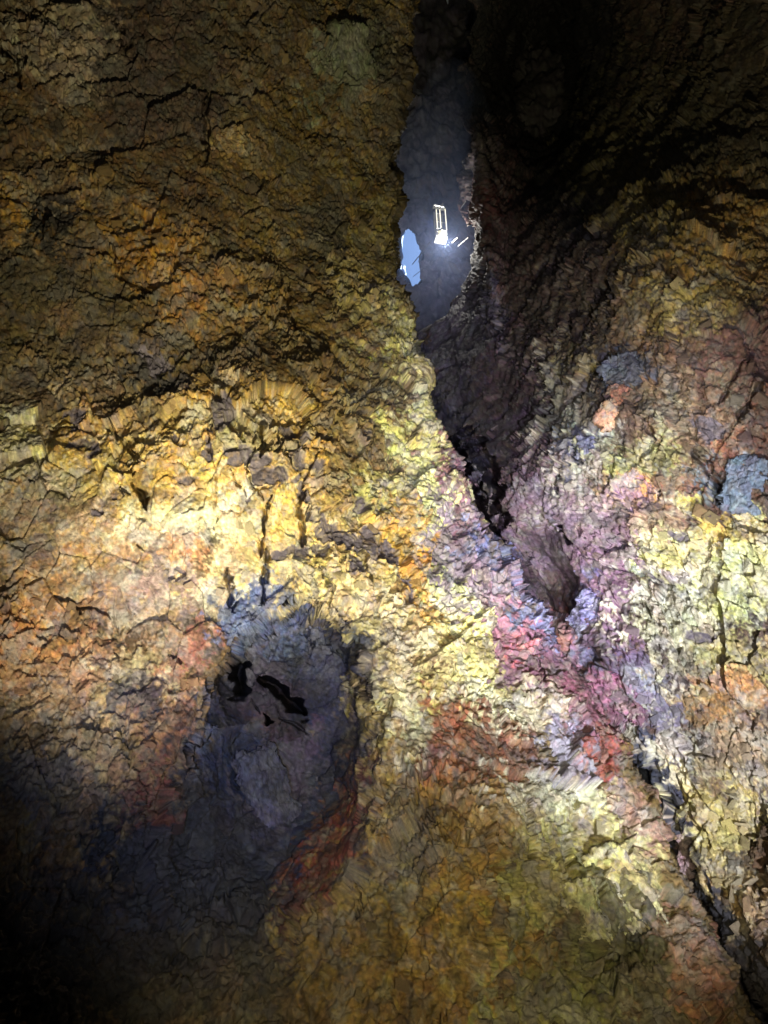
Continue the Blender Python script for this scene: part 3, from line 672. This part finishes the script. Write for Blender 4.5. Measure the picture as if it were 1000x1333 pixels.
def big(side, px, py, wpx, hpx, thick, spin, colr, seed, name, label, sink=.25, flat=.7, tilt=(0, 0)):
    pos, nrm, c = surface(side, px, py)
    dep = float((np.array(pos) - CAM) @ FW)
    me = hull(seed, flat, 18, 1); me.name = name
    o = bpy.data.objects.new(name, me); COL.objects.link(o)
    nrm = (nrm * .5 + (Vector(CAM) - pos).normalized() * .5 + Vector(RT) * tilt[0] + Vector(UP) * tilt[1]).normalized()
    sz = (wpx * dep / 2000, hpx * dep / 2000, thick)
    pose(o, pos, nrm, spin, sz, sink)
    n = len(me.vertices); P = np.empty(n * 3, np.float32); me.vertices.foreach_get('co', P); P = P.reshape(-1, 3) * np.array(sz, np.float32)
    N = np.empty(n * 3, np.float32); me.vertex_normals.foreach_get('vector', N); N = N.reshape(-1, 3)
    Q = P + np.array(pos, np.float32)
    wq = np.column_stack([noise(Q / .4, 15), noise(Q / .4, 16), noise(Q / .4, 17)])
    a2 = vor(Q / .8 + .05 * wq, 2 + seed); a3 = vor(Q / .33 + .05 * wq, 3 + seed); a4 = vor(Q / .14, 4 + seed)
    h = facet(a2, .06, .20) + facet(a3, .035, .13) + facet(a4, .016, .06) + .03 * fbm(Q / .16, 3, 46)
    P = P + N * h[:, None]
    me.vertices.foreach_set('co', (P / np.array(sz, np.float32)).ravel()); me.update()
    cc = lin(colr) if colr is not None else c
    nA = fbm(Q / 2.6, 3, 51); nB = fbm(Q / .9, 3, 61); nC = fbm(Q / .22, 2, 71)
    col = weather(np.tile(cc, (n, 1)), Q, a2, a3, nA, nB, nC)
    at_ = me.color_attributes.new('mineral', 'FLOAT_COLOR', 'POINT')
    at_.data.foreach_set('color', np.column_stack([col, np.ones(n)]).astype(np.float32).ravel())
    me.polygons.foreach_set('use_smooth', np.ones(len(me.polygons), bool))
    me.materials.clear(); me.materials.append(M_ROCK)
    o['label'] = label; o['category'] = 'rock'; o['kind'] = 'thing'
    return o
big('R', 792, 540, 34, 30, .5, 40, (196, 150, 118), 3, 'rock_block', 'small pale orange rock block jutting above the pale grey patch', .0, .8, (0, -.3))
big('R', 812, 482, 62, 52, .7, 20, (84, 88, 104), 5, 'rock_block', 'dark slate rock block set in the right wall above an orange block', .35)
big('R', 805, 512, 34, 24, .5, -30, (150, 98, 78), 8, 'rock_block', 'rust brown rock wedge under the dark slate block', .2)
big('R', 968, 630, 50, 90, .9, -14, (104, 116, 136), 12, 'rock_slab', 'blue grey rock slab near the edge of the upper right wall', .45)
big('L', 350, 1040, 62, 170, .75, 16, (80, 82, 114), 21, 'hanging_slab', 'long slate tongue of rock hanging in the lower left tube mouth', -.75, .5, (.1, -.35))  # bluish ambient light put into its slate colour
big('L', 92, 48, 120, 110, 1.2, 10, (148, 130, 104), 24, 'rock_slab', 'broad pale tan rock slab at the top left of the cave', .55, .5)
big('L', 458, 78, 66, 100, 1.2, 8, (104, 110, 84), 31, 'rock_slab', 'rounded grey green rock slab high beside the dark shaft', .4)
big('L', 300, 186, 40, 38, .7, 15, (158, 128, 72), 33, 'rock_block', 'small square ochre rock block high on the brown left wall', .2)
big('L', 812, 1158, 60, 110, .7, 30, (178, 172, 118), 35, 'rock_slab', 'pale yellow rock slab left of the dark lower fissure', .35, .5)
big('L', 765, 1195, 60, 90, .6, 20, (160, 156, 100), 39, 'rock_slab', 'olive yellow rock slab overhanging the shaded lower recess', .4, .5)
big('R', 765, 800, 46, 60, .7, -35, (142, 136, 190), 41, 'rock_block', 'violet grey rock block at the foot of the purple gully', .3)
big('L', 690, 843, 40, 22, .4, 10, (212, 130, 142), 43, 'rock_block', 'bright pink rock block below the gully lip', .3)
big('R', 893, 1105, 26, 66, .5, 14, (170, 142, 150), 47, 'rock_slab', 'mauve rock sliver wedged inside the lower fissure', .2, .8)
big('R', 760, 582, 26, 34, .5, 0, (110, 112, 142), 49, 'rock_block', 'small blue grey rock block in the pale patch of the right wall', .3)
big('R', 996, 1120, 50, 110, .8, 5, (80, 60, 40), 51, 'rock_slab', 'dark brown rock slab at the lower right edge', .2)

stone_meshes = []
for k in range(12):
    me = hull(100 + k, rnd.uniform(.45, .8), 12, 0); me.name = 'stone'; stone_meshes.append(me)
def scatter(side, parent, n, zone, smin, smax, rs):
    r = random.Random(rs); got = 0; tries = 0
    while got < n and tries < n * 6:
        tries += 1
        px, py = zone(r)
        pos, nrm, c = surface(side, px, py)
        dep = float((np.array(pos) - CAM) @ FW)
        if (dep > 45): continue
        o = bpy.data.objects.new('stone', r.choice(stone_meshes)); COL.objects.link(o)
        s = r.uniform(smin, smax) ** 1 * dep / 2000
        nrm = (nrm * .6 + Vector([r.gauss(0, .3) for _ in range(3)])).normalized()
        pose(o, pos, nrm, r.uniform(0, 360), (s * r.uniform(.7, 1.5), s * r.uniform(.6, 1.1), s * r.uniform(.6, 1)), .35)
        f = r.uniform(.75, 1.15); o.color = (*[float(min(.85, v * f)) for v in c], 1)
        o.parent = parent; got += 1
def zone_left(r):
    while True:
        y = r.uniform(20, 1320); x = r.uniform(5, np.interp(y, EDGE[:, 0], EDGE[:, 1]) - 12)
        if ell(x, y, 375, 1000, 125, 200, 0) > 1 and (ell(x, y, 200, 660, 230, 110, 0) > 1 or r.random() < .3): return x, y
def zone_right(r):
    while True:
        y = r.uniform(250, 1320); e = max(640, np.interp(y, EDGE[:, 0], EDGE[:, 1]) + 30); x = r.uniform(e, 995)
        if x > e and ell(x, y, 712, 750, 55, 70, 0) > 1: return x, y
scatter('L', left, 270, zone_left, 7, 19, 1)
scatter('R', right, 270, zone_right, 7, 19, 2)

# ------------------------------------------------------------------ metal, glass, lamps
def plain(name, col, rough=.5, metal=0.0, emit=None, power=0):
    m = bpy.data.materials.new(name); m.use_nodes = True; N = m.node_tree.nodes; L = m.node_tree.links
    b = N['Principled BSDF']; b.inputs['Roughness'].default_value = rough; b.inputs['Metallic'].default_value = metal
    n = N.new('ShaderNodeTexNoise'); n.inputs['Scale'].default_value = 6; n.inputs['Detail'].default_value = 5
    tc = N.new('ShaderNodeTexCoord'); L.new(tc.outputs['Object'], n.inputs['Vector'])
    mx = N.new('ShaderNodeMix'); mx.data_type = 'RGBA'; mx.inputs[6].default_value = (*[c * .75 for c in col], 1); mx.inputs[7].default_value = (*col, 1)
    L.new(n.outputs['Fac'], mx.inputs[0]); L.new(mx.outputs[2], b.inputs['Base Color'])
    if emit: b.inputs['Emission Color'].default_value = (*emit, 1); b.inputs['Emission Strength'].default_value = power
    return m
M_STEEL = plain('galvanised_steel', (.2, .2, .19), .35, .8)
M_DECK = plain('aluminium_deck', (.42, .42, .38), .5, .3)
M_LAMP = plain('lamp_glass', (.9, .9, .85), .3, 0, (1, .96, .82), 2.0)
M_TUBE = plain('lamp_strip', (.9, .9, .85), .3, 0, (1, .9, .68), .8)
M_YEL = plain('yellow_panel', (.75, .68, .4), .5, 0)

def box(name, c, s, mat, parent):
    v = [(x, y, z) for x in (-.5, .5) for y in (-.5, .5) for z in (-.5, .5)]
    b = 0.42
    import bmesh
    bm = bmesh.new(); bmesh.ops.create_cube(bm, size=1)
    for w in bm.verts: w.co = Vector((w.co.x * s[0], w.co.y * s[1], w.co.z * s[2]))
    bmesh.ops.bevel(bm, geom=bm.edges[:], offset=min(s) * .12, segments=1, affect='EDGES')
    for w in bm.verts: w.co += Vector(c)
    me = bpy.data.meshes.new(name); bm.to_mesh(me); bm.free(); me.materials.append(mat)
    o = bpy.data.objects.new(name, me); COL.objects.link(o); o.parent = parent
    return o

def rod(name, a, b, r, mat, parent=None, sides=8):
    a = Vector(a); b = Vector(b); d = (b - a).normalized()
    u = d.orthogonal().normalized(); w = d.cross(u)
    vs_ = []; fs = []
    for p in (a, b):
        for i in range(sides):
            t = 2 * math.pi * i / sides; vs_.append(p + (u * math.cos(t) + w * math.sin(t)) * r)
    for i in range(sides): fs.append((i, (i + 1) % sides, sides + (i + 1) % sides, sides + i))
    fs.append(tuple(range(sides))[::-1]); fs.append(tuple(range(sides, 2 * sides)))
    me = bpy.data.meshes.new(name); me.from_pydata(vs_, [], fs); me.materials.append(mat); me.update()
    o = bpy.data.objects.new(name, me); COL.objects.link(o); o.parent = parent
    return o

# ------------------------------------------------------------------ open cage lift
lift = bpy.data.objects.new('open_lift', None); COL.objects.link(lift)
lift.location = at(574, 312, 72); lift.rotation_euler = (0, 0, math.radians(12))
lift['label'] = 'small lit open cage lift hanging in the shaft beside the blue vent'; lift['category'] = 'lift'
W_, D_, H_ = .52, .40, 5.0
box('platform', (0, 0, 0), (1.12, .9, .12), M_DECK, lift)
for sx in (-1, 1):
    for sy in (-1, 1):
        rod('post', (sx * W_, sy * D_, .07), (sx * W_ * .92, sy * D_ * .8, H_ - .1), .035, M_STEEL, lift)
for z in (.55, 1.1):
    for sy in (-1, 1): rod('guard_rail', (-W_ + .04, sy * D_, z), (W_ - .04, sy * D_, z), .025, M_STEEL, lift)
    for sx in (-1, 1): rod('guard_rail', (sx * W_, -D_ + .04, z), (sx * W_, D_ - .04, z), .025, M_STEEL, lift)
box('back_fill_panel', (0, D_ * .97, 2.6), (W_ * 1.7, .02, 4.4), M_DECK, lift)  # solid pale panel added to catch the lamps as bright fill
for z in (2.2, 3.5):
    for sy in (-1, 1): rod('cross_bar', (-W_ * .96, sy * D_ * .92, z), (W_ * .96, sy * D_ * .92, z), .02, M_STEEL, lift)
box('kick_panel', (.06, -D_ - .03, .42), (.78, .03, .62), M_YEL, lift)
box('top_beam', (0, 0, H_ + .05), (1.2, .34, .26), M_DECK, lift)
box('hoist_motor', (-.22, .1, H_ + .42), (.36, .34, .42), M_STEEL, lift)
box('hoist_motor', (.28, .1, H_ + .42), (.36, .34, .42), M_STEEL, lift)
for x in (-.34, .34):
    lm = box('flood_lamp_head', (x, -.3, -.13), (.3, .24, .12), M_STEEL, lift)
    box('lamp_glass', (x, -.3, -.2), (.26, .2, .025), M_LAMP, lm)
box('lamp_box', (.2, -D_ - .08, .5), (.5, .08, .6), M_LAMP, lift)
for x, z0, z1 in ((-.4, 1.0, 4.0), (-.05, 1.3, 4.2), (.5, 1.0, 4.4)):
    rod('lamp_strip', (x, -D_ - .02, z0), (x, -D_ - .02, z1), .045, M_TUBE, lift)
box('beam_lamp', (0, -.19, H_ + .02), (1.0, .03, .16), M_LAMP, lift)
lp = bpy.data.lights.new('lift_lamp', 'POINT'); lp.energy = 900; lp.color = (1, .95, .86); lp.shadow_soft_size = .4
lo = bpy.data.objects.new('lift_lamp', lp); COL.objects.link(lo); lo.parent = lift; lo.location = (0, -1.2, -2.2)
lb = bpy.data.lights.new('shaft_fill_lamp', 'SPOT'); lb.energy = 230; lb.color = (.62, .72, 1); lb.spot_size = math.radians(110); lb.spot_blend = 1; lb.shadow_soft_size = .3  # bluish fill added behind the lift to light the shaft wall
lbo = bpy.data.objects.new('shaft_fill_lamp', lb); COL.objects.link(lbo); lbo.location = at(566, 285, 75)
lbo.rotation_euler = Vector(FW - UP * .25 - RT * .15).to_track_quat('-Z', 'Y').to_euler()
# hoist cables up the shaft
top = Vector(lift.location)
for dx in (-.3, .3):
    c = rod('hoist_cable', (top.x + dx * .98, top.y + .1, top.z + H_ + .6), (top.x + dx * .98, top.y + .1, top.z + 40), .02, M_STEEL)
    c['category'] = 'cable'; c['group'] = 'steel hoist cables of the lift'
    c['label'] = ('left' if dx < 0 else 'right') + ' one of two thin steel hoist cables above the lit lift'
# bright streaks of lit falling drops, built as thin steel rods
def streak(p, q, r, label):
    a = at(*p); b = at(*q); o = rod('drop_streak', a, b, r, M_STEEL); o['category'] = 'streak'; o['label'] = label
    return o
streak((537, 344, 78), (562, 313, 72.5), .045, 'bright wire slanting across the blue vent to the lift')
streak((589, 316, 70), (596, 309, 69), .07, 'short bright wire just right of the lift foot')
streak((597, 320, 69), (610, 309, 67), .045, 'thin slanting wire farthest right of the lift foot')
streak((600, 271, 70), (607, 261, 68), .04, 'thin wire end near the dark ridge above and right of the lift')
streak((572, 272, 71), (577, 264, 70), .05, 'short bright wire at the top of the lift')
streak((538, 360, 80), (552, 349, 79), .03, 'faint thin wire across the lower blue vent')

# ------------------------------------------------------------------ mist hanging in the shaft
import bmesh
bm_ = bmesh.new(); bmesh.ops.create_icosphere(bm_, subdivisions=4, radius=1)
cen = at(566, 290, 74)
for v in bm_.verts:
    c = v.co * (1 + .12 * math.sin(v.co.x * 5 + 2 * v.co.z) + .08 * math.sin(v.co.y * 7 + v.co.x * 3))
    v.co = Vector(cen + RT * c.x * 8 + UP * c.y * 13 - FW * c.z * 8)
bm_.normal_update()
me = bpy.data.meshes.new('mist'); bm_.to_mesh(me); bm_.free()
mh = bpy.data.materials.new('cave_mist'); mh.use_nodes = True
mh.node_tree.nodes.remove(mh.node_tree.nodes['Principled BSDF'])
pv = mh.node_tree.nodes.new('ShaderNodeVolumePrincipled'); pv.inputs['Density'].default_value = 0.014
pv.inputs['Color'].default_value = (.42, .56, 1, 1)  # blue of the skylight put into the mist colour
mh.node_tree.links.new(pv.outputs[0], mh.node_tree.nodes['Material Output'].inputs['Volume'])
me.materials.append(mh); hz = bpy.data.objects.new('mist', me); COL.objects.link(hz); hz['kind'] = 'stuff'
hz['label'] = 'bluish mist glowing around the lift in the shaft'
